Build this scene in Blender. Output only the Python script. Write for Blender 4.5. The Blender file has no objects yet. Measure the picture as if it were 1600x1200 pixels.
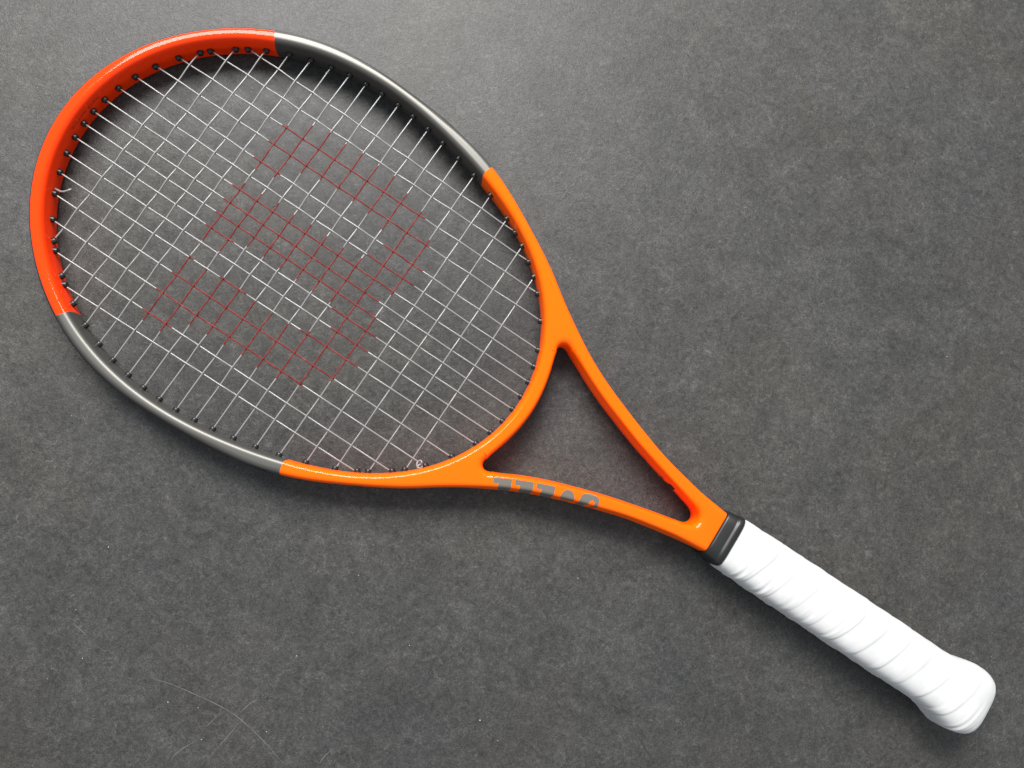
import bpy, bmesh, math, random
import numpy as np
from mathutils import Matrix, Vector

random.seed(7)
rng = np.random.default_rng(7)
SC = bpy.context.scene
COL = SC.collection
MM = 0.001
TH = 0.5792407862952            # racket axis: clockwise from world +X
TILT = 0.0123                   # butt end stands higher than the head
Z0 = 14.45                      # string plane above the table at the racket origin (mm)

# ------------------------------------------------------------------ camera
ROOT = (Matrix.Translation((0, 0, Z0 * MM)) @ Matrix.Rotation(-TH, 4, 'Z') @ Matrix.Rotation(-TILT, 4, 'Y'))
cam_rot = Matrix(((0.8322827413988186, -0.5532554523349904, -0.034840247290634486),
                  (0.5443827290032404, 0.8275656201230421, -0.13704958501706388),
                  (0.10465602100525243, 0.09509757542634902, 0.989951295981463)))
cam_local = Matrix.Translation((0, -58.131 * MM, 477 * MM)) @ cam_rot.to_4x4()
cam_data = bpy.data.cameras.new('camera')
cam_data.sensor_width = 36.0
cam_data.lens = 27.0
cam_data.clip_start = 0.01
cam_data.clip_end = 50
cam = bpy.data.objects.new('camera', cam_data)
COL.objects.link(cam)
cam.matrix_world = ROOT @ cam_local
SC.camera = cam

# ------------------------------------------------------------------ light
world = bpy.data.worlds.new('World')
SC.world = world
world.use_nodes = True
bg = world.node_tree.nodes['Background']
bg.inputs['Color'].default_value = (0.86, 0.93, 1.0, 1)
bg.inputs['Strength'].default_value = 0.62


def area(name, loc, target, sx, sy, power, col):
    d = bpy.data.lights.new(name, 'AREA')
    d.shape = 'RECTANGLE'
    d.size, d.size_y = sx, sy
    d.energy = power
    d.color = col
    o = bpy.data.objects.new(name, d)
    COL.objects.link(o)
    o.location = loc
    o.rotation_euler = (Vector(target) - Vector(loc)).to_track_quat('-Z', 'Y').to_euler()
    return o


area('window_light', (-0.30, 1.42, 1.66), (-0.05, 0.0, 0.0), 1.4, 1.0, 128.0, (1.0, 0.98, 0.955))

vs = SC.view_settings
vs.view_transform = 'Standard'
vs.look = 'None'
vs.exposure = 0.0
vs.gamma = 1.0

# ------------------------------------------------------------------ measurements (mm, racket axes / table axes)
MAINS= [(-237.2, 92.8, -38.9, 90.9), (-255.5, 78.2, -19.0, 79.8), (-267.5, 63.1, -1.4, 65.7), (-275.8, 50.3, 10.5, 51.8), (-281.2, 37.6, 17.7, 35.4), (-284.8, 25.8, 21.1, 25.0), (-286.2, 15.0, 23.3, 14.7), (-287.3, 5.0, 24.6, 4.4), (-287.3, -4.4, 24.4, -5.2), (-286.4, -14.5, 23.2, -15.1), (-284.3, -25.6, 20.7, -25.1), (-281.0, -37.5, 17.6, -35.9), (-275.9, -50.0, 9.6, -50.8), (-267.7, -63.6, -3.9, -64.3), (-255.1, -78.3, -18.9, -78.2), (-237.6, -92.1, -38.0, -89.8)]
CROSS= [(-261.0, 72.6, -260.7, -72.6), (-244.9, 88.2, -244.4, -87.1), (-229.2, 97.7, -229.0, -96.8), (-216.3, 102.0, -215.5, -103.1), (-203.2, 106.9, -202.4, -108.1), (-190.3, 110.6, -190.1, -111.5), (-178.0, 112.8, -177.6, -113.8), (-166.3, 114.5, -165.9, -115.6), (-154.5, 115.8, -154.3, -116.2), (-142.0, 115.4, -142.5, -116.6), (-130.1, 115.1, -130.2, -115.8), (-117.7, 114.1, -118.2, -114.8), (-104.9, 111.8, -105.0, -113.0), (-91.1, 109.7, -91.3, -110.4), (-76.8, 105.8, -76.9, -106.0), (-61.1, 99.9, -61.2, -100.3), (-43.9, 92.5, -44.5, -93.1), (-26.1, 82.5, -26.8, -83.0), (-8.9, 69.6, -8.9, -69.9)]
STENCIL= [(-193.1, 63.8), (-177.5, 75.1), (-165.9, 77.2), (-117.7, 77.2), (-104.3, 72.4), (-89.9, 66.8), (-84.6, 63.9), (-77.1, 55.0), (-72.3, 49.9), (-68.4, 35.5), (-68.6, 25.0), (-76.3, 13.7), (-78.0, 9.1), (-80.5, 4.5), (-81.0, 0.2), (-77.5, -4.2), (-70.1, -13.7), (-67.6, -25.1), (-68.8, -36.4), (-76.5, -49.7), (-77.2, -54.9), (-90.2, -65.0), (-104.9, -69.2), (-117.2, -70.0), (-129.7, -69.3), (-142.0, -70.1), (-154.1, -69.8), (-166.2, -70.9), (-177.4, -83.3), (-190.2, -84.4), (-194.8, -76.7), (-194.7, -64.2), (-192.8, -49.5), (-191.2, -36.3), (-184.4, -37.4), (-169.1, -37.5), (-166.6, -35.2), (-153.9, -36.7), (-142.2, -36.9), (-129.9, -38.5), (-116.9, -37.8), (-107.3, -36.2), (-95.5, -24.8), (-103.9, -12.5), (-116.7, -13.1), (-129.8, -11.8), (-141.7, -12.2), (-153.1, -11.3), (-166.5, -12.8), (-174.0, -14.1), (-178.1, -24.8), (-190.6, -24.7), (-194.2, -14.5), (-194.5, -4.8), (-195.4, 15.0), (-190.4, 20.0), (-177.1, 20.4), (-167.1, 21.0), (-153.3, 20.7), (-141.3, 21.2), (-130.0, 20.6), (-117.6, 21.3), (-105.0, 21.6), (-103.3, 24.8), (-97.8, 35.6), (-104.3, 43.1), (-117.5, 46.4), (-129.2, 48.7), (-141.0, 48.5), (-153.2, 48.9), (-166.1, 44.8), (-176.2, 36.1), (-177.3, 32.8), (-190.3, 30.6), (-195.8, 36.3)]
LIGHT_SCR= [[(-197.0, -178.5), (-183.0, -183.0), (-171.8, -188.5), (-160.6, -193.6), (-153.0, -197.9), (-144.7, -203.3), (-135.9, -211.4), (-128.2, -219.0), (-120.5, -228.1), (-115.2, -233.8)], [(-143.5, -206.0), (-152.4, -216.3), (-161.2, -226.5)], [(-154.8, -199.3), (-158.7, -204.0), (-163.0, -208.2)], [(-144.0, -200.8), (-139.0, -196.2), (-132.4, -191.9)], [(-184.0, -229.2), (-180.6, -223.2), (-175.7, -219.8), (-166.4, -214.7)], [(-242.0, -145.3), (-237.4, -149.1), (-232.9, -153.6)], [(-96.8, -232.4), (-93.2, -227.4), (-88.7, -223.8)]]
DARK_SCR= [[(100.5, -223.3), (103.7, -229.6), (107.7, -236.7), (111.3, -243.8)], [(89.8, -200.1), (90.1, -205.1), (91.3, -210.2)], [(44.2, -196.3), (46.6, -198.3)], [(42.4, -234.9), (44.8, -236.5)]]
SPECKS= [(-111.6, -168.6), (-239.8, -138.3), (-128.1, -212.4), (-234.8, -166.5), (-168.1, -197.0), (-106.3, -216.5), (-253.8, -177.6), (-223.1, -102.0), (11.4, -223.1), (324.2, 21.2), (-247.9, -23.5), (167.4, 145.5), (-278.0, 181.1), (-109.0, -137.2), (-165.6, -215.4), (0.3, -210.6), (-185.5, -193.2), (221.9, 158.2), (345.6, -182.2), (-75.5, -121.2), (-43.6, -164.2), (62.6, -125.4), (200.5, -3.8)]
KNOT = (-4.5, -64.2)
TAIL = (-274.3, -47.9)

# ------------------------------------------------------------------ materials
class NT:
    def __init__(s, name):
        s.m = bpy.data.materials.new(name)
        s.m.use_nodes = True
        s.t = s.m.node_tree
        s.b = s.t.nodes['Principled BSDF']

    def n(s, typ, **kw):
        nd = s.t.nodes.new(typ)
        for k, v in kw.items():
            setattr(nd, k, v)
        return nd

    def link(s, a, b):
        s.t.links.new(a, b)

    def math(s, op, a, b=None, c=None, clamp=False):
        nd = s.n('ShaderNodeMath', operation=op, use_clamp=clamp)
        for i, v in enumerate((a, b, c)):
            if v is None:
                continue
            if isinstance(v, (int, float)):
                nd.inputs[i].default_value = v
            else:
                s.link(v, nd.inputs[i])
        return nd.outputs[0]

    def noise(s, vec, scale, detail=4, rough=0.55, dist=0.0):
        nd = s.n('ShaderNodeTexNoise')
        nd.inputs['Scale'].default_value = scale
        nd.inputs['Detail'].default_value = detail
        nd.inputs['Roughness'].default_value = rough
        nd.inputs['Distortion'].default_value = dist
        s.link(vec, nd.inputs['Vector'])
        return nd.outputs['Fac']

    def ramp(s, fac, stops):
        nd = s.n('ShaderNodeValToRGB')
        el = nd.color_ramp.elements
        el[0].position, el[0].color = stops[0][0], (*stops[0][1], 1)
        el[1].position, el[1].color = stops[-1][0], (*stops[-1][1], 1)
        for p, c in stops[1:-1]:
            e = el.new(p)
            e.color = (*c, 1)
        s.link(fac, nd.inputs[0])
        return nd.outputs[0]

    def mix(s, fac, a, b, blend='MIX'):
        nd = s.n('ShaderNodeMix', data_type='RGBA', blend_type=blend)
        for sock, v in ((nd.inputs[0], fac), (nd.inputs[6], a), (nd.inputs[7], b)):
            if isinstance(v, (int, float)):
                sock.default_value = v
            elif isinstance(v, tuple):
                sock.default_value = (*v, 1)
            else:
                s.link(v, sock)
        return nd.outputs[2]

    def bump(s, h, strength, dist):
        nd = s.n('ShaderNodeBump')
        nd.inputs['Strength'].default_value = strength
        nd.inputs['Distance'].default_value = dist
        s.link(h, nd.inputs['Height'])
        s.link(nd.outputs[0], s.b.inputs['Normal'])


def simple(name, col, rough, metal=0.0, coat=0.0, spec=0.5, coat_rough=0.05):
    k = NT(name)
    k.b.inputs['Base Color'].default_value = (*col, 1)
    k.b.inputs['Roughness'].default_value = rough
    k.b.inputs['Metallic'].default_value = metal
    k.b.inputs['Coat Weight'].default_value = coat
    k.b.inputs['Coat Roughness'].default_value = coat_rough
    k.b.inputs['Specular IOR Level'].default_value = spec
    return k


def stone_material():
    k = NT('dark_stone')
    tc = k.n('ShaderNodeTexCoord').outputs['Object']
    big = k.noise(tc, 7.0, 5, 0.6, 0.4)
    mid = k.noise(tc, 38.0, 6, 0.62, 1.2)
    blot = k.noise(tc, 95.0, 5, 0.6, 2.2)
    fine = k.noise(tc, 420.0, 4, 0.65, 1.6)
    grain = k.noise(tc, 1500.0, 3, 0.7, 0.3)
    hue = k.noise(tc, 9.0, 3, 0.5, 0.8)
    v = k.math('MULTIPLY', big, 0.12)
    v = k.math('MULTIPLY_ADD', mid, 0.21, v)
    v = k.math('MULTIPLY_ADD', blot, 0.25, v)
    v = k.math('MULTIPLY_ADD', fine, 0.52, v)
    v = k.math('MULTIPLY_ADD', grain, 0.44, v)
    col = k.ramp(v, [(0.58, (0.0150, 0.0150, 0.0151)), (0.70, (0.0310, 0.0310, 0.0306)),
                     (0.79, (0.0465, 0.0460, 0.0447)), (0.86, (0.064, 0.063, 0.061)), (0.96, (0.115, 0.113, 0.109))])
    warm = k.ramp(hue, [(0.36, (0.985, 0.985, 0.99)), (0.5, (1.0, 0.99, 0.965)), (0.64, (1.035, 0.995, 0.94))])
    col = k.mix(1.0, col, warm, 'MULTIPLY')
    # dark pinholes
    vor = k.n('ShaderNodeTexVoronoi')
    vor.inputs['Scale'].default_value = 210.0
    k.link(tc, vor.inputs['Vector'])
    pin = k.math('LESS_THAN', vor.outputs['Distance'], 0.10)
    sel = k.math('GREATER_THAN', k.noise(tc, 60.0, 2), 0.58)
    pin = k.math('MULTIPLY', pin, sel)
    col = k.mix(k.math('MULTIPLY', pin, 0.6), col, (0.014, 0.014, 0.014))
    # sparse pale flecks
    vor2 = k.n('ShaderNodeTexVoronoi')
    vor2.inputs['Scale'].default_value = 150.0
    k.link(tc, vor2.inputs['Vector'])
    fl = k.math('LESS_THAN', vor2.outputs['Distance'], 0.055)
    col = k.mix(k.math('MULTIPLY', fl, 0.2), col, (0.17, 0.167, 0.16))
    k.link(col, k.b.inputs['Base Color'])
    k.link(k.math('MULTIPLY_ADD', blot, 0.16, 0.35), k.b.inputs['Roughness'])
    k.b.inputs['Specular IOR Level'].default_value = 0.24
    h = k.math('MULTIPLY_ADD', grain, 0.5, fine)
    h = k.math('MULTIPLY_ADD', blot, 0.8, h)
    k.bump(h, 0.35, 0.0006)
    return k.m


def frame_material():
    """one glossy lacquer: red-orange tip, gun-metal shoulders, orange throat"""
    k = NT('racket_lacquer')
    tc = k.n('ShaderNodeTexCoord').outputs['Object']
    sep = k.n('ShaderNodeSeparateXYZ')
    k.link(tc, sep.inputs[0])
    x, y, z = sep.outputs
    ay = k.math('ABSOLUTE', y)
    zz = k.math('DIVIDE', z, 0.0107)
    bow = k.math('SUBTRACT', 1.0, k.math('MULTIPLY', zz, zz))     # 1 at mid height, 0 at both edges

    def cut(cx, cy, dx, dy, bend):
        # signed distance to a radial cut through (cx,cy) with direction normal (dx,dy)
        a = k.math('MULTIPLY', k.math('SUBTRACT', x, cx), dx)
        a = k.math('MULTIPLY_ADD', k.math('SUBTRACT', ay, cy), dy, a)
        return k.math('MULTIPLY_ADD', bow, bend, a)
    CUTS = (CUT_A, CUT_B)
    ta = cut(*CUT_A)
    tb = cut(*CUT_B)
    is_tip = k.math('GREATER_THAN', ta, 0.0)
    is_thr = k.math('GREATER_THAN', tb, 0.0)
    grey = k.math('SUBTRACT', 1.0, k.math('MAXIMUM', is_tip, is_thr))
    col = k.mix(is_tip, (0.96, 0.112, 0.0005), (0.97, 0.041, 0.002))
    col = k.mix(grey, col, (0.118, 0.115, 0.106))
    k.link(col, k.b.inputs['Base Color'])
    k.link(k.math('MULTIPLY', grey, 0.72), k.b.inputs['Metallic'])
    k.link(k.math('MULTIPLY_ADD', grey, 0.16, 0.30), k.b.inputs['Roughness'])
    k.link(k.math('MULTIPLY_ADD', grey, -0.34, 0.42), k.b.inputs['Coat Weight'])
    k.b.inputs['Coat Roughness'].default_value = 0.075
    k.b.inputs['Specular IOR Level'].default_value = 0.0
    return k.m


def grip_material():
    k = NT('white_overgrip')
    tc = k.n('ShaderNodeTexCoord').outputs['Object']
    nz = k.noise(tc, 900.0, 3, 0.6)
    mid = k.noise(tc, 60.0, 3, 0.6)
    col = k.ramp(mid, [(0.3, (0.47, 0.47, 0.464)), (0.7, (0.52, 0.52, 0.516))])
    k.link(col, k.b.inputs['Base Color'])
    k.b.inputs['Roughness'].default_value = 0.62
    k.b.inputs['Sheen Weight'].default_value = 0.15
    k.bump(nz, 0.15, 0.0003)
    return k.m


# paint cuts (mm -> m): point, and normal pointing into the coloured zone
def cutdef(px, py, qx, qy, sign, bend):
    dx, dy = qx - px, qy - py
    l = math.hypot(dx, dy)
    nx, ny = -dy / l, dx / l
    if nx * sign < 0:
        nx, ny = -nx, -ny
    return ((px + qx) / 2 * MM, (py + qy) / 2 * MM, nx, ny, bend * MM)


CUT_A = cutdef(-228.5, 110.0, -220.5, 98.5, -1, -1.0)
CUT_B = cutdef(-69.0, 116.0, -71.5, 106.0, 1, -1.2)

M_STONE = stone_material()
M_FRAME = frame_material()
M_GRIP = grip_material()
M_BLACK = simple('black_plastic', (0.009, 0.008, 0.008), 0.36).m
M_GUARD = simple('guard_plastic', (0.020, 0.014, 0.013), 0.45).m
M_RUBBER = simple('collar_rubber', (0.010, 0.010, 0.010), 0.38, spec=0.4).m
M_STRING = simple('white_string', (0.20, 0.198, 0.193), 0.26, coat=0.5, coat_rough=0.18).m


def ink_material():
    k = NT('red_inked_string')
    tc = k.n('ShaderNodeTexCoord').outputs['Object']
    f = k.noise(tc, 260.0, 3, 0.6)
    col = k.ramp(f, [(0.34, (0.11, 0.010, 0.008)), (0.58, (0.165, 0.019, 0.015)), (0.74, (0.19, 0.055, 0.05))])
    k.link(col, k.b.inputs['Base Color'])
    k.b.inputs['Roughness'].default_value = 0.5
    k.b.inputs['Specular IOR Level'].default_value = 0.2
    return k.m


M_REDINK = ink_material()
M_PRINT = simple('grey_print', (0.125, 0.110, 0.092), 0.34, metal=0.1, coat=0.3).m
M_DARKPRINT = simple('dark_print', (0.010, 0.004, 0.004), 0.4).m
M_FAINT = simple('faint_print', (0.34, 0.012, 0.004), 0.35).m
M_SCR_L = simple('pale_scratch', (0.115, 0.115, 0.117), 0.6).m
M_SCR_D = simple('dark_scratch', (0.012, 0.012, 0.012), 0.6).m
M_SPECK = simple('pale_speck', (0.36, 0.36, 0.35), 0.6).m


# ------------------------------------------------------------------ helpers
def obj(name, verts, faces, mat, parent=None, smooth=True, mats=None, fmat=None):
    me = bpy.data.meshes.new(name)
    me.from_pydata([tuple(float(c) for c in v) for v in verts], [], [tuple(int(i) for i in f) for f in faces])
    for m in (mats or [mat]):
        me.materials.append(m)
    if fmat is not None:
        me.polygons.foreach_set('material_index', np.array(fmat, dtype=np.int32))
    if smooth:
        me.polygons.foreach_set('use_smooth', np.ones(len(me.polygons), dtype=bool))
    me.update()
    o = bpy.data.objects.new(name, me)
    COL.objects.link(o)
    if parent:
        o.parent = parent
    return o


def resample(P, step, closed=True):
    P = np.asarray(P, float)
    Q = np.vstack([P, P[:1]]) if closed else P
    L = np.r_[0, np.cumsum(np.hypot(*np.diff(Q, axis=0).T))]
    n = max(8, int(round(L[-1] / step)))
    t = np.linspace(0, L[-1], n + 1)
    R = np.stack([np.interp(t, L, Q[:, i]) for i in (0, 1)], 1)
    return R[:-1] if closed else R


def smooth_loop(P, sigma, step):
    """gaussian smoothing of a closed loop; sigma may be an array per point (mm)"""
    n = len(P)
    sg = np.broadcast_to(np.asarray(sigma, float), (n,))
    out = np.empty_like(P)
    for lv in np.unique(np.round(sg, 1)):
        w = int(math.ceil(3.2 * lv / step))
        k = np.exp(-0.5 * (np.arange(-w, w + 1) * step / lv) ** 2)
        k /= k.sum()
        acc = np.zeros_like(P)
        for j, kk in zip(range(-w, w + 1), k):
            acc += kk * np.roll(P, -j, axis=0)
        m = np.round(sg, 1) == lv
        out[m] = acc[m]
    return out


def normals(P):
    t = np.roll(P, -1, axis=0) - np.roll(P, 1, axis=0)
    t /= np.hypot(t[:, 0], t[:, 1])[:, None]
    return np.stack([-t[:, 1], t[:, 0]], 1)          # left of the direction of travel


def ccw(P):
    a = 0.5 * np.sum(P[:, 0] * np.roll(P[:, 1], -1) - np.roll(P[:, 0], -1) * P[:, 1])
    return P if a > 0 else P[::-1].copy()


# ------------------------------------------------------------------ outlines of the racket (mm, racket axes)
HALF = 10.75
OUT_HALF = [(-301.6, 0), (-301.0, 8), (-299.4, 17), (-296.6, 27), (-292.5, 38), (-286.2, 51.5), (-277.6, 66.5),
            (-268.5, 79.3), (-255.5, 93.2), (-241.5, 102.9), (-228.0, 110.2), (-209.5, 117.8), (-191.5, 122.3),
            (-174.0, 125.2), (-157.0, 126.6), (-140.0, 126.6), (-118.0, 124.8), (-96.0, 121.2), (-69.0, 115.4),
            (-56.7, 111.1), (-36.4, 102.2), (-17.0, 91.0), (-2.6, 82.3), (10.5, 73.0), (22.5, 64.8), (33.0, 58.8),
            (45.0, 52.1), (60.0, 44.6), (73.4, 39.2), (93.0, 32.3), (104.4, 28.6), (121.7, 23.3), (140.0, 19.6),
            (154.8, 16.9), (168.0, 14.8), (179.0, 14.2)]
OUT = OUT_HALF + [(x, -y) for x, y in OUT_HALF[::-1][:-1]]
THR_HALF = [(36.9, 0), (36.6, 6.5), (35.9, 13), (34.6, 20), (32.6, 28), (30.2, 35.6), (28.6, 40.5), (28.3, 43.0),
            (29.3, 45.0), (31.2, 46.2), (33.5, 46.0), (37.0, 44.6), (41.0, 42.5), (52.7, 36.4), (62.3, 32.2),
            (74.3, 27.6), (95.2, 20.6), (104.4, 17.7), (120.0, 13.6), (139.0, 8.9), (150.0, 6.6), (155.5, 5.0),
            (158.4, 2.8)]
THR = THR_HALF + [(159.4, 0)] + [(x, -y) for x, y in THR_HALF[::-1][:-1]]
STEP = 1.0
# the hoop part of the outline is one smooth even curve: a cosine series in polar angle about the head centre
_p = np.array([q for q in OUT_HALF if q[0] < 45.0]) - (-131.0, 0.0)
_a, _r = np.arctan2(_p[:, 1], _p[:, 0]), np.hypot(_p[:, 0], _p[:, 1])
_co = np.linalg.lstsq(np.stack([np.cos(k * _a) for k in range(8)], 1), _r, rcond=None)[0]


def hoop(q):
    x, y = q[0] + 131.0, q[1]
    a = math.atan2(y, x)
    f = sum(c * math.cos(k * a) for k, c in enumerate(_co)) / math.hypot(x, y)
    w = min(1.0, max(0.0, (10.0 - q[0]) / 40.0))
    f = 1.0 + (f - 1.0) * w
    return (-131.0 + x * f, y * f)


O_ = ccw(np.array([hoop(q) for q in resample(OUT, STEP)]))
O_ = resample(O_, STEP)
sig = np.where(O_[:, 0] > 172, 1.2, np.where(O_[:, 0] > 150, 3.0, 7.0))
O_ = smooth_loop(O_, sig, STEP)
ph = np.linspace(0, 2 * math.pi, 900, endpoint=False)
H_CO = [134.633, -3.343, 20.573, 2.44, 1.262]
rr = sum(c * np.cos(i * ph) for i, c in enumerate(H_CO)) + 2.1
H_ = ccw(resample(np.stack([-131 + rr * np.cos(ph), rr * np.sin(ph)], 1), STEP))
T_ = ccw(resample(THR, 0.6))
sigT = np.where((T_[:, 0] < 36) & (np.abs(T_[:, 1]) > 40), 1.2, np.where(T_[:, 0] > 150, 1.4, 4.0))
T_ = smooth_loop(T_, sigT, 0.6)


def bump1(P, cx, cy, rad):
    d = np.hypot(P[:, 0] - cx, np.abs(P[:, 1]) - cy)
    return np.exp(-(d / rad) ** 2)


R_O = np.full(len(O_), 4.1) - 0.4 * (O_[:, 0] < -180)
R_H = np.full(len(H_), 3.9)
R_T = 3.4 + 4.8 * bump1(T_, 30.5, 46, 8.0) + 3.8 * bump1(T_, 157, 0, 9.0)


def clear(P, Q, RQ):
    d = np.hypot(P[:, None, 0] - Q[None, :, 0], P[:, None, 1] - Q[None, :, 1])
    return (d - RQ[None]).min(axis=1) - 0.5


R_T = np.minimum(R_T, np.minimum(clear(T_, H_, R_H), clear(T_, O_, R_O)))


def soften(R, w, s):
    """rolling minimum, then a gaussian, on a closed loop"""
    M = np.min([np.roll(R, k) for k in range(-w, w + 1)], axis=0)
    ks = np.arange(-w, w + 1)
    g = np.exp(-0.5 * (ks / s) ** 2)
    g /= g.sum()
    return sum(gk * np.roll(M, k) for k, gk in zip(ks, g))


R_T = soften(R_T, 9, 4.0)
R_O = np.minimum(R_O, np.minimum(clear(O_, H_, R_H), clear(O_, T_, R_T)))
R_O = soften(R_O, 7, 3.0)


def ramp01(x, a, b):
    t = np.clip((x - a) / (b - a), 0, 1)
    return t * t * (3 - 2 * t)


# how far the side walls lean in towards the top, and how crisp the edge is (arms are more faceted than the hoop)
ARM_O = ramp01(O_[:, 0], 20, 50) * (1 - ramp01(O_[:, 0], 150, 168))
ARM_T = ramp01(T_[:, 0], 36, 55) * (1 - ramp01(T_[:, 0], 138, 152))
L_O, E_O = 0.45 + 0.85 * ARM_O, 2.25 + 0.25 * ARM_O
L_H, E_H = np.full(len(H_), 0.45), np.full(len(H_), 2.25)
L_T, E_T = 0.45 + 0.55 * ARM_T, 2.25 + 0.6 * ARM_T


def profile(R, lean=0.45, e=2.25, n=13):
    """(inset d, height z) from bottom flat to top flat"""
    b = 4.6 + 0.25 * (R - 4.0)
    t = np.linspace(0, math.pi / 2, n)
    d = lean + (R - lean) * (1 - np.cos(t) ** (2 / e))
    z = (HALF - b) + b * np.sin(t) ** (2 / e)
    top = list(zip(d, z))
    side = [(0.0, 0.0), (0.27 * lean, (HALF - b) * 0.55)]
    up = side + top
    down = [(q[0], -q[1]) for q in up[1:]][::-1]
    return down + up


def build_frame(parent):
    V, F = [], []
    bm_top, bm_bot = [], []
    for P, R, LE, EX, sgn in ((O_, R_O, L_O, E_O, 1.0), (H_, R_H, L_H, E_H, -1.0), (T_, R_T, L_T, E_T, -1.0)):
        N = normals(P) * sgn                      # into the material
        prof = np.array([profile(r, l, e) for r, l, e in zip(R, LE, EX)])  # n x K x 2
        n, K = prof.shape[:2]
        base = len(V)
        for i in range(n):
            for k in range(K):
                d, z = prof[i, k]
                V.append((*(P[i] + N[i] * d), z))
        for i in range(n):
            j = (i + 1) % n
            for k in range(K - 1):
                q = (base + i * K + k, base + j * K + k, base + j * K + k + 1, base + i * K + k + 1)
                F.append(q if sgn > 0 else q[::-1])
        bm_bot.append([base + i * K for i in range(n)])
        bm_top.append([base + i * K + K - 1 for i in range(n)])
    me = bpy.data.meshes.new('frame')
    me.from_pydata([(x * MM, y * MM, z * MM) for x, y, z in V], [], F)
    bm = bmesh.new()
    bm.from_mesh(me)
    bm.verts.ensure_lookup_table()
    for loops in (bm_top, bm_bot):
        ed = []
        for lp in loops:
            for a, b in zip(lp, lp[1:] + lp[:1]):
                e = bm.edges.get((bm.verts[a], bm.verts[b]))
                if e:
                    ed.append(e)
        bmesh.ops.triangle_fill(bm, use_beauty=True, use_dissolve=False, edges=ed)
    bmesh.ops.recalc_face_normals(bm, faces=bm.faces)
    for fc in bm.faces:
        fc.smooth = True
    bm.to_mesh(me)
    bm.free()
    me.materials.append(M_FRAME)
    o = bpy.data.objects.new('frame', me)
    COL.objects.link(o)
    o.parent = parent
    return o


# surface mapping for prints: arc position along a loop + distance down over the edge from a line on the top face
class Surf:
    def __init__(s, P, R, LE, EX, sgn, lift=0.06, other=None):
        s.LE, s.EX = LE, EX
        s.other = other
        s.P, s.R, s.N, s.lift = P, R, normals(P) * sgn, lift
        d = np.hypot(*(np.roll(P, -1, axis=0) - P).T)
        s.L = np.r_[0, np.cumsum(d)]
        s.n = len(P)

    def s_of(s, u, v):
        i = np.argmin(np.hypot(s.P[:, 0] - u, s.P[:, 1] - v))
        return s.L[i]

    def at(s, a, q, d0):
        """a: arc length on the loop, q: distance over the surface starting at inset d0 on the top"""
        x = np.interp(a, s.L, np.arange(s.n + 1)) % s.n
        i = int(x)
        f = x - i
        j = (i + 1) % s.n
        p = s.P[i] * (1 - f) + s.P[j] * f
        nn = s.N[i] * (1 - f) + s.N[j] * f
        nn /= np.hypot(*nn)
        R = s.R[i] * (1 - f) + s.R[j] * f
        pr = profile(R, s.LE[i], s.EX[i], 16)[::-1]
        pr = np.array([(d0, HALF)] + [t for t in pr if t[0] < d0 or t[1] < 0])
        l = np.r_[0, np.cumsum(np.hypot(*np.diff(pr, axis=0).T))]
        d = np.interp(q, l, pr[:, 0])
        z = np.interp(q, l, pr[:, 1])
        e = 0.15
        td = np.interp(q + e, l, pr[:, 0]) - np.interp(q - e, l, pr[:, 0])
        tz = np.interp(q + e, l, pr[:, 1]) - np.interp(q - e, l, pr[:, 1])
        tl = math.hypot(td, tz) or 1.0
        # outward profile normal (inset axis, z)
        nd, nz = tz / tl, -td / tl
        pos = p + nn * d
        if z > HALF - 1e-4 and s.other is not None:
            # run on over the rounded edge on the far side of the bar
            Q, RQ, LQ, EQ = s.other
            dd = np.hypot(Q[:, 0] - pos[0], Q[:, 1] - pos[1])
            m = int(np.argmin(dd))
            if dd[m] < RQ[m]:
                po = np.array(profile(RQ[m], LQ[m], EQ[m], 16))
                po = po[po[:, 1] > 0]
                z = np.interp(dd[m], po[:, 0], po[:, 1])
        return (*(pos + nn * nd * s.lift), z + max(nz, 0.0) * s.lift + (0.0 if nz >= 0 else nz * s.lift))


def rows_print(name, surf, d0, shapes, mat, parent):
    """shapes: list of list of (q, s0, s1) rows -> quad strips on the surface"""
    V, F = [], []
    for rows in shapes:
        # densify in q
        dense = []
        for (qa, a0, a1), (qb, b0, b1) in zip(rows[:-1], rows[1:]):
            m = max(1, int(math.ceil((qb - qa) / 0.35)))
            for k in range(m):
                t = k / m
                dense.append((qa + (qb - qa) * t, a0 + (b0 - a0) * t, a1 + (b1 - a1) * t))
        dense.append(rows[-1])
        W = max(2, int(math.ceil(max(r[2] - r[1] for r in dense) / 0.6)))
        base = len(V)
        for q, a, b in dense:
            for k in range(W + 1):
                x, y, z = surf.at(a + (b - a) * k / W, q, d0)
                V.append((x * MM, y * MM, z * MM))
        for r in range(len(dense) - 1):
            for k in range(W):
                i = base + r * (W + 1) + k
                F.append((i, i + 1, i + W + 2, i + W + 1))
    o = obj(name, V, F, mat, parent)
    return o


def strip(name, P, sgn, i0, i1, prof, mat, parent, taper=14):
    """a moulded strip lying on the wall of a loop between two point indices"""
    N = -normals(P) * sgn                          # out of the material
    n = len(P)
    idx = [(i0 + k) % n for k in range((i1 - i0) % n + 1)]
    K = len(prof)
    V, F = [], []
    m = len(idx)
    for a, i in enumerate(idx):
        f = min(1.0, (min(a, m - 1 - a) + 0.01) / taper)
        f = f * f * (3 - 2 * f)
        for d, z in prof:
            p = P[i] + N[i] * (d * f - (0.9 * (1 - f) if d > 0 else 0))
            V.append((p[0] * MM, p[1] * MM, z * (0.6 + 0.4 * f) * MM))
    for a in range(m - 1):
        for k in range(K - 1):
            F.append((a * K + k, (a + 1) * K + k, (a + 1) * K + k + 1, a * K + k + 1))
    return obj(name, V, F, mat, parent)


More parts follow.
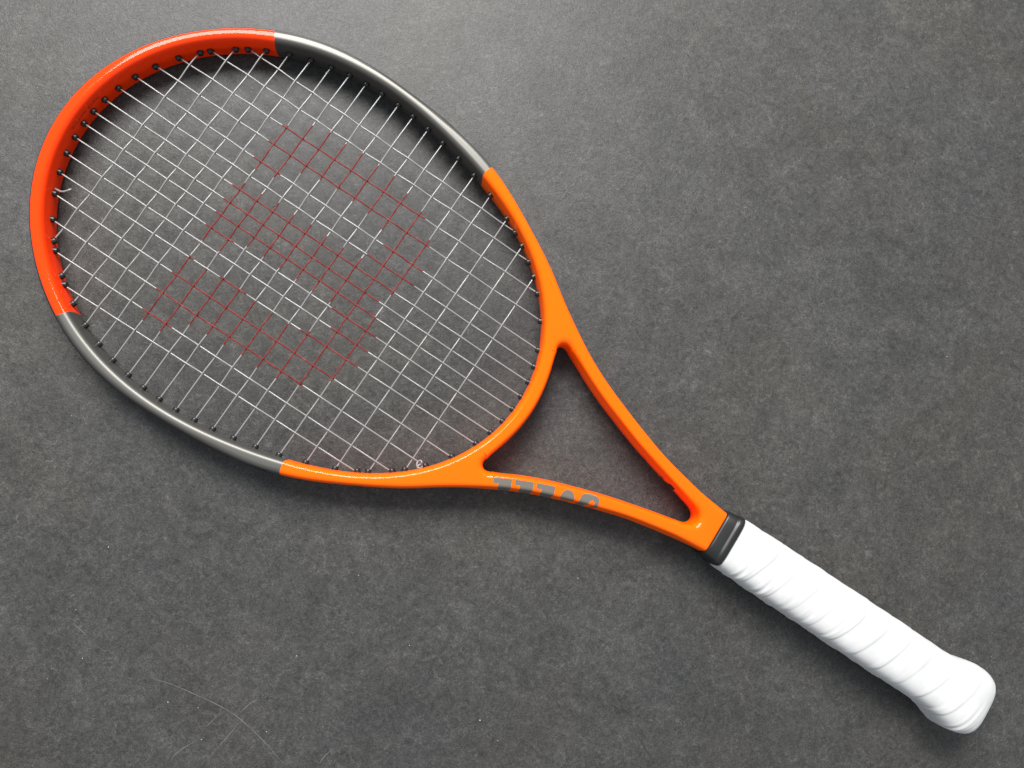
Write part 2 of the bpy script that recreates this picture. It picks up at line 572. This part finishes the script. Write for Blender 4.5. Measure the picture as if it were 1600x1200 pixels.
def lathe(rz, n=14):
    V, F = [], []
    for r, z in rz:
        for k in range(n):
            a = 2 * math.pi * k / n
            V.append((r * math.cos(a) * MM, r * math.sin(a) * MM, z * MM))
    for i in range(len(rz) - 1):
        for k in range(n):
            F.append((i * n + k, i * n + (k + 1) % n, (i + 1) * n + (k + 1) % n, (i + 1) * n + k))
    F.append(tuple(range((len(rz) - 1) * n, len(rz) * n)))
    return V, F


def tube(name, pts, r, mat, parent, n=8, mats=None, seg_mat=None, cap=True):
    P = np.asarray(pts, float)
    T = np.gradient(P, axis=0)
    T /= np.linalg.norm(T, axis=1)[:, None]
    up = np.array([0, 0, 1.0])
    V, F, FM = [], [], []
    side = None
    for i in range(len(P)):
        s = np.cross(T[i], up)
        if np.linalg.norm(s) < 0.15:
            s = side if side is not None else np.array([1.0, 0, 0])
        s = s - T[i] * (s @ T[i])
        s /= np.linalg.norm(s)
        if side is not None and s @ side < 0:
            s = -s
        side = s
        w = np.cross(s, T[i])
        rad = r if np.isscalar(r) else r[i]
        for k in range(n):
            a = 2 * math.pi * k / n
            V.append((P[i] + rad * (math.cos(a) * s + math.sin(a) * w)) * MM)
    for i in range(len(P) - 1):
        for k in range(n):
            F.append((i * n + k, i * n + (k + 1) % n, (i + 1) * n + (k + 1) % n, (i + 1) * n + k))
            FM.append(seg_mat[i] if seg_mat is not None else 0)
    if cap:
        F.append(tuple(range(n))[::-1])
        F.append(tuple(range((len(P) - 1) * n, len(P) * n)))
        FM += [FM[0], FM[-1]]
    return obj(name, V, F, mat, parent, mats=mats, fmat=FM)


def inside(poly, x, y):
    c = False
    j = len(poly) - 1
    for i in range(len(poly)):
        xi, yi = poly[i]
        xj, yj = poly[j]
        if (yi > y) != (yj > y) and x < (xj - xi) * (y - yi) / (yj - yi) + xi:
            c = not c
        j = i
    return c


# ------------------------------------------------------------------ setting: the stone surface
def build_surface():
    S = 1.6
    n = 8
    V, F = [], []
    for i in range(n + 1):
        for j in range(n + 1):
            V.append((-S + 2 * S * i / n, -S + 2 * S * j / n, 0))
    for i in range(n):
        for j in range(n):
            a = i * (n + 1) + j
            F.append((a, a + n + 1, a + n + 2, a + 1))
    o = obj('stone_floor', V, F, M_STONE, smooth=False)
    o['kind'] = 'structure'

    def ribbons(name, lines, w, mat):
        V, F = [], []
        for ln in lines:
            P = np.array(ln, float)
            # refine with a little wobble
            L = np.r_[0, np.cumsum(np.hypot(*np.diff(P, axis=0).T))]
            m = max(6, int(L[-1] / 1.2))
            t = np.linspace(0, L[-1], m)
            Q = np.stack([np.interp(t, L, P[:, i]) for i in (0, 1)], 1)
            if m > 12:
                k = np.ones(7) / 7
                E = np.vstack([np.repeat(Q[:1], 3, 0), Q, np.repeat(Q[-1:], 3, 0)])
                Q = np.stack([np.convolve(E[:, i], k, 'valid') for i in (0, 1)], 1)
            Q += rng.normal(0, 0.05, Q.shape)
            T = np.gradient(Q, axis=0)
            T /= np.hypot(T[:, 0], T[:, 1])[:, None]
            N = np.stack([-T[:, 1], T[:, 0]], 1)
            base = len(V)
            for i in range(m):
                ww = w * (0.35 + 0.65 * abs(math.sin(3.1 * t[i] / 17 + base))) * min(1, 0.15 + 6 * min(i, m - 1 - i) / m)
                for sg in (-1, 1):
                    V.append((*((Q[i] + sg * N[i] * ww / 2) * MM), 0.00005))
            for i in range(m - 1):
                a = base + 2 * i
                F.append((a, a + 2, a + 3, a + 1))
        r = obj(name, V, F, mat, o)
        r['kind'] = 'stuff'
    ribbons('pale_scratches', LIGHT_SCR, 0.36, M_SCR_L)
    ribbons('dark_scratches', DARK_SCR, 0.55, M_SCR_D)
    V, F = [], []
    for (x, y) in SPECKS:
        base = len(V)
        r = rng.uniform(0.16, 0.36)
        el = rng.uniform(0.6, 1.6)
        rot = rng.uniform(0, 3.1)
        m = 8
        V.append((x * MM, y * MM, 0.0002))
        for k in range(m):
            a = 2 * math.pi * k / m
            q = r * rng.uniform(0.75, 1.15)
            cx, cy = q * math.cos(a) * el, q * math.sin(a)
            V.append(((x + cx * math.cos(rot) - cy * math.sin(rot)) * MM, (y + cx * math.sin(rot) + cy * math.cos(rot)) * MM, 0.00001))
        for k in range(m):
            F.append((base, base + 1 + k, base + 1 + (k + 1) % m))
    d = obj('dust_specks', V, F, M_SPECK, o)
    d['kind'] = 'stuff'
    return o


# ------------------------------------------------------------------ the racket
def build_racket():
    root = bpy.data.objects.new('tennis_racket', None)
    root.empty_display_size = 0.05
    COL.objects.link(root)
    root.matrix_world = ROOT
    root['label'] = 'orange and grey tennis racket with white wrapped grip lying on dark stone'
    root['category'] = 'tennis racket'

    frame = build_frame(root)

    # bumper guard round the outside of the head
    sel = np.where(O_[:, 0] < -76)[0]
    # indices run counter-clockwise; find the start on the +v side
    top = sel[O_[sel, 1] > 0]
    bot = sel[O_[sel, 1] < 0]
    i0 = top[np.argmax(O_[top, 0])]
    i1 = bot[np.argmax(O_[bot, 0])]
    strip('bumper_guard', O_, 1.0, i0, i1,
          [(-1.85, 9.75), (-1.42, 9.85), (-0.80, 9.3), (-0.25, 8.3), (0.45, 6.6), (0.85, 4.6), (1.0, 0.0), (0.85, -4.6), (0.45, -6.6), (-0.22, -8.2), (-1.35, -9.0)], M_GUARD, root, 40)
    # grommet strip on the throat side of the bridge
    sT = np.where((T_[:, 0] < 40) & (np.abs(T_[:, 1]) < 33))[0]
    tt = sT[np.argmax(T_[sT, 1])]
    tb = sT[np.argmin(T_[sT, 1])]
    strip('grommet_strip', T_, -1.0, tt, tb,
          [(-0.6, 3.4), (0.7, 3.0), (1.1, 2.2), (1.1, -2.2), (0.7, -3.0), (-0.6, -3.4)], M_GUARD, root, 8)

    # ---- strings
    mains = [np.array(m) for m in MAINS]
    cross = [np.array(c) for c in CROSS]

    def hit(P, d):
        """point where the ray P + t d (t > 0) meets the inner wall of the head"""
        best = None
        A = H_
        B = np.roll(H_, -1, axis=0)
        e = B - A
        den = d[0] * e[:, 1] - d[1] * e[:, 0]
        w = A - P
        with np.errstate(divide='ignore', invalid='ignore'):
            t = (w[:, 0] * e[:, 1] - w[:, 1] * e[:, 0]) / den
            s = (w[:, 0] * d[1] - w[:, 1] * d[0]) / den
        ok = (s >= 0) & (s < 1) & (t > 0)
        t = t[ok].min()
        i = np.where(ok)[0][np.argmin(np.abs(((w[:, 0] * e[:, 1] - w[:, 1] * e[:, 0]) / den)[ok] - t))]
        return P + d * t, i

    gv, gf = lathe([(1.95, -1.5), (1.95, 1.35), (1.8, 2.1), (1.45, 2.4), (0.75, 2.45)], 14)
    gme = bpy.data.meshes.new('grommet')
    gme.from_pydata(gv, [], gf)
    gme.materials.append(M_BLACK)
    for pl in gme.polygons:
        pl.use_smooth = True
    Hn = normals(H_)

    def grommet(p, d, i):
        g = bpy.data.objects.new('grommet', gme)
        COL.objects.link(g)
        g.parent = root
        # barrel points into the hoop, leaning from the wall's normal towards its string
        ax = Hn[i] * 0.65 - d * 0.35
        ax = ax / np.hypot(*ax)
        q = Vector((ax[0], ax[1], 0)).to_track_quat('Z', 'Y')
        g.matrix_local = Matrix.Translation((p[0] * MM, p[1] * MM, 0)) @ q.to_matrix().to_4x4()

    lines = []
    for kind, lst in (('main', mains), ('cross', cross)):
        for k, m in enumerate(lst):
            a, b = m[:2], m[2:]
            c = (a + b) / 2
            d = (b - a) / np.hypot(*(b - a))
            pa, ia = hit(c, -d)
            pb, ib = hit(c, d)
            grommet(pa, -d, ia)
            grommet(pb, d, ib)
            lines.append((kind, k + 1, pa, pb, d))
    ms = [l for l in lines if l[0] == 'main']
    cs = [l for l in lines if l[0] == 'cross']

    def crossing(l1, l2):
        d1 = l1[3] - l1[2]
        d2 = l2[3] - l2[2]
        den = d1[0] * d2[1] - d1[1] * d2[0]
        w = l2[2] - l1[2]
        t = (w[0] * d2[1] - w[1] * d2[0]) / den
        s = (w[0] * d1[1] - w[1] * d1[0]) / den
        return (t, s) if 0 < t < 1 and 0 < s < 1 else None

    for l in lines:
        L = np.hypot(*(l[3] - l[2]))
        keys = []
        for o2 in (cs if l[0] == 'main' else ms):
            r = crossing(l, o2)
            if r is None:
                continue
            up = ((l[1] + o2[1]) % 2 == 1) if l[0] == 'main' else ((l[1] + o2[1]) % 2 == 0)
            keys.append((r[0] * L, 0.52 if up else -0.52))
        keys.sort()
        ks = np.array([0.0] + [k[0] for k in keys] + [L])
        kz = np.array([0.0] + [k[1] for k in keys] + [0.0])
        n = int(L / 1.3)
        t = np.linspace(0, L, n + 1)
        i = np.clip(np.searchsorted(ks, t, 'right') - 1, 0, len(ks) - 2)
        f = (t - ks[i]) / (ks[i + 1] - ks[i])
        # most of the bend sits close to each crossing
        g = np.clip((f - 0.12) / 0.76, 0, 1)
        g = 0.5 * (g * g * (3 - 2 * g)) + 0.5 * (f * f * (3 - 2 * f))
        z = kz[i] + (kz[i + 1] - kz[i]) * g
        xy = l[2][None] + (l[3] - l[2])[None] * (t / L)[:, None]
        mid = (xy[:-1] + xy[1:]) / 2
        sm = [1 if inside(STENCIL, *m) else 0 for m in mid]
        tube(l[0] + '_string', np.c_[xy, z], 0.48, None, root, 8, [M_STRING, M_REDINK], sm)

    # tied-off ends
    th = np.linspace(0, 2 * math.pi * 1.6, 40)
    kx, ky = KNOT
    dirm = np.array([0.84, -0.54])
    loop = []
    for a in th:
        loop.append((kx + 1.5 * math.cos(a) + 0.25 * a, ky + 1.7 * math.sin(a) - 0.28 * a, 1.4 + 0.9 * math.sin(1.5 * a + 0.4)))
    loop += [(kx + 4.6, ky - 2.2, 2.0), (kx + 5.6, ky - 4.0, 1.0), (kx + 6.0, ky - 5.6, 0.0)]
    tube('string_knot', loop, 0.62, M_STRING, root, 8)
    tx, ty = TAIL
    pts = [(tx - 4.2, ty + 0.8, 0.6), (tx - 2, ty + 0.9, 1.0), (tx, ty + 1.2, 1.3), (tx + 1.6, ty + 2.2, 1.6), (tx + 3.2, ty + 4.0, 2.0), (tx + 4.6, ty + 5.9, 2.3)]
    tube('string_tail', pts, 0.6, M_STRING, root, 8)

    # ---- prints
    so = Surf(O_, R_O, L_O, E_O, 1.0, other=(T_, R_T, L_T, E_T))
    # O_ runs counter-clockwise, so on the -v arm arc length grows towards the handle
    a0 = so.s_of(41.5, -53.8)

    def letter_rows():
        sh = []
        p = 13.1
        for k in range(3):
            x = a0 + p * k
            sh.append([(1.2, x, x + 11.3), (4.5, x + 0.1, x + 11.25)])
            sh.append([(4.5, x + 3.3, x + 11.25), (11.0, x + 3.3, x + 10.9), (17.0, x + 5.0, x + 10.4)])
        cx = a0 + p * 3 + 6.7
        sh.append([(6.3 - 5.1 * math.cos(t), cx - 4.4 * math.sin(t) - 0.001, cx + 4.4 * math.sin(t) + 0.001)
                   for t in np.linspace(0, math.pi, 19)])
        sh.append([(13.6, cx - 2.6, cx + 2.6), (19.0, cx - 2.6, cx + 2.6)])
        ax = a0 + p * 3 + 13.2
        q0, w = 0.2, 13.3
        # outer arch, filled down to the counter, then two legs
        top = []
        for t in np.linspace(0, 1, 10):
            q = q0 + 3.4 * t
            h = math.sqrt(max(0.0, 1 - (1 - t) ** 2))
            top.append((q, ax + w * 0.52 - (w * 0.42) * h, ax + w * 0.52 + (w * 0.46) * (h ** 0.7)))
        sh.append(top)
        qe = top[-1][0]
        l0, l1 = top[-1][1], top[-1][2]
        sh.append([(qe, l0, l0 + 7.6), (qe + 1.2, l0 - 0.2, l0 + 6.0), (qe + 5, l0 - 0.7, l0 + 5.0), (18.0, l0 - 1.8, l0 + 3.0)])
        sh.append([(qe, l0 + 7.6, l1), (qe + 1.2, l0 + 9.0, l1 + 0.05), (qe + 4, l0 + 9.4, l1), (qe + 8, l0 + 8.8, l1 - 0.5), (qe + 11, l0 + 6.6, l1 - 2.6)])
        return sh
    rows_print('lettering', so, 8.8, letter_rows(), M_PRINT, frame)
    stt = Surf(T_, R_T, L_T, E_T, -1.0)
    b0 = stt.s_of(136, 9.7)
    # T_ runs counter-clockwise: on the +v arm arc length grows away from the handle
    rows_print('arm_print', stt, 4.6, [
        [(10.2, b0 - 2.4, b0 + 1.6), (13.0, b0 - 3.2, b0 + 2.6), (15.4, b0 - 3.4, b0 + 3.4), (21, b0 - 3.6, b0 + 3.8)],
        [(13.8, b0 + 6.0, b0 + 8.4), (20, b0 + 6.4, b0 + 8.8)],
        [(15.9, b0 + 23, b0 + 24.4), (19, b0 + 22.8, b0 + 25)]], M_DARKPRINT, frame)

    # small words on the inner wall at the tip
    cu = bpy.data.curves.new('tip_text', 'FONT')
    cu.body = 'WILSON BURN'
    cu.size = 2.9
    cu.align_x = 'CENTER'
    cu.space_character = 1.42
    to = bpy.data.objects.new('tip_text', cu)
    COL.objects.link(to)
    dg = bpy.context.evaluated_depsgraph_get()
    tm = bpy.data.meshes.new_from_object(to.evaluated_get(dg))
    bpy.data.objects.remove(to)
    it = int(np.argmin(H_[:, 0]))
    nH = len(H_)
    Hl = np.hypot(*(np.roll(H_, -1, axis=0) - H_).T).mean()
    V = []
    for vtx in tm.vertices:
        # upright seen from inside the hoop with the camera above: +s runs towards +v (clockwise)
        x = (it - (vtx.co.x + 0.3) / Hl) % nH
        i = int(x)
        f = x - i
        j = (i + 1) % nH
        p = H_[i] * (1 - f) + H_[j] * f + Hn[i] * 0.05
        zz = 3.6 + vtx.co.y
        ins = 0.12 * zz / 6.0
        V.append(((p[0] - Hn[i][0] * ins) * MM, (p[1] - Hn[i][1] * ins) * MM, zz * MM))
    obj('small_lettering', V, [tuple(pl.vertices) for pl in tm.polygons], M_FAINT, frame, smooth=False)

    # ---- rubber collar between frame and grip
    def octo(a, hy, hz, e=4.2):
        c, s = math.cos(a), math.sin(a)
        return ((abs(c) / hy) ** e + (abs(s) / hz) ** e) ** (-1 / e)
    NA = 96
    coll = [(173.0, 12.0, 9.0), (172.9, 15.0, 12.2), (173.3, 15.7, 12.9), (174.2, 16.0, 13.2), (179.6, 16.4, 13.6), (180.2, 16.5, 13.7),
            (180.7, 17.0, 14.2), (181.6, 17.35, 14.5), (183.4, 17.45, 14.6), (184.4, 17.2, 14.4), (184.9, 16.4, 13.6), (185.0, 14.0, 11.0)]
    V, F = [], []
    for u, hy, hz in coll:
        for k in range(NA):
            a = 2 * math.pi * k / NA
            r = octo(a, hy, hz, 5.0)
            V.append((u * MM, r * math.cos(a) * MM, r * math.sin(a) * MM))
    for i in range(len(coll) - 1):
        for k in range(NA):
            F.append((i * NA + k, i * NA + (k + 1) % NA, (i + 1) * NA + (k + 1) % NA, (i + 1) * NA + k))
    obj('collar', V, F, M_RUBBER, root)

    # ---- white overgrip wrapped as a helix, flaring to the butt
    us = np.r_[np.linspace(185.0, 186.6, 8), np.linspace(187.0, 374, 410), np.linspace(374.3, 381.5, 34)]
    ku = [185.0, 185.5, 188, 200, 240, 280, 320, 338, 345, 350, 355, 360, 365, 369.5, 373.5, 376.5, 378.8, 380.4, 381.2, 381.5]
    kh = [14.0, 17.3, 17.7, 17.9, 18.3, 18.4, 18.4, 18.0, 18.3, 19.4, 20.9, 22.0, 22.3, 21.7, 20.2, 17.8, 14.6, 10.2, 5.2, 0.5]
    kz = [11.0, 14.6, 14.9, 15.0, 15.3, 15.5, 15.5, 15.5, 15.9, 16.9, 18.0, 18.8, 18.9, 18.3, 16.9, 14.8, 12.0, 8.2, 4.2, 0.4]
    hy = np.interp(us, ku, kh)
    hz = np.interp(us, ku, kz)
    kk = np.exp(-0.5 * (np.arange(-6, 7) / 2.2) ** 2)
    kk /= kk.sum()
    hy[6:-6] = np.where(us[6:-6] > 190, np.convolve(hy, kk, 'valid'), hy[6:-6])
    hz[6:-6] = np.where(us[6:-6] > 190, np.convolve(hz, kk, 'valid'), hz[6:-6])
    NG = 144
    ang = 2 * math.pi * np.arange(NG) / NG
    pitch = 16.6
    amp_w = rng.uniform(0.55, 1.35, 60)
    ph_w = rng.uniform(-0.06, 0.06, 60)
    fold_p = rng.uniform(0, 6.28, (60, 3))
    V = np.zeros((len(us), NG, 3))
    for i, u in enumerate(us):
        fade = min(1, max(0, (u - 186.5) / 5)) * min(1, max(0, (376 - u) / 12))
        for k, a in enumerate(ang):
            r = octo(a, hy[i], hz[i], 3.6)
            # a measured from +v towards +z; the wrap runs forward over the top towards +v
            aa = (a + math.pi) % (2 * math.pi) - math.pi          # -pi..pi, seam on the underside... -v side
            low = 0.5 - 0.5 * math.cos(a)
            turn = (u - 186) / pitch + aa / (2 * math.pi) + 0.25 + 0.42 * low ** 3
            w = int(math.floor(turn)) % 60
            f = turn - math.floor(turn) + ph_w[w] * math.sin(2 * a + w)
            f = 1.0 - (f - math.floor(f))
            am = amp_w[w] * (0.24 + 0.34 * low)
            # rounded overlap edge, then a long slope up to the next one
            edge = 1 - math.exp(-(f / 0.05) ** 1.5)
            h = am * (edge * (1 - f) ** 0.8) - 0.15
            # creases where the tape is pulled round the lower side
            lw = low ** 1.1 * (0.55 + 0.45 * math.sin(fold_p[w, 0] + 0.7 * w))
            c1 = 0.36 + 0.07 * math.sin(fold_p[w, 0])
            c2 = 0.68 + 0.06 * math.sin(fold_p[w, 1])
            g1 = f + 0.30 * low - 0.12
            h += lw * 0.46 * math.exp(-((g1 - c1) / 0.055) ** 2) * (0.55 + 0.45 * math.sin(fold_p[w, 1] + 1.3 * a))
            h += lw * 0.30 * math.exp(-((g1 - c2) / 0.07) ** 2) * (0.5 + 0.5 * math.sin(fold_p[w, 2] + 1.7 * a))
            h -= lw * 0.34 * math.exp(-((g1 - c1 - 0.13) / 0.07) ** 2)
            h += 0.10 * math.sin(0.21 * u + 2 * a) + 0.07 * math.sin(0.5 * u - 3 * a + 1)
            rr_ = r + h * fade
            V[i, k] = (u, rr_ * math.cos(a), rr_ * math.sin(a))
    V = V.reshape(-1, 3) * MM
    F = []
    for i in range(len(us) - 1):
        for k in range(NG):
            F.append((i * NG + k, i * NG + (k + 1) % NG, (i + 1) * NG + (k + 1) % NG, (i + 1) * NG + k))
    F.append(tuple(range((len(us) - 1) * NG, len(us) * NG)))
    obj('grip_tape', V, F, M_GRIP, root)
    return root


build_surface()
build_racket()
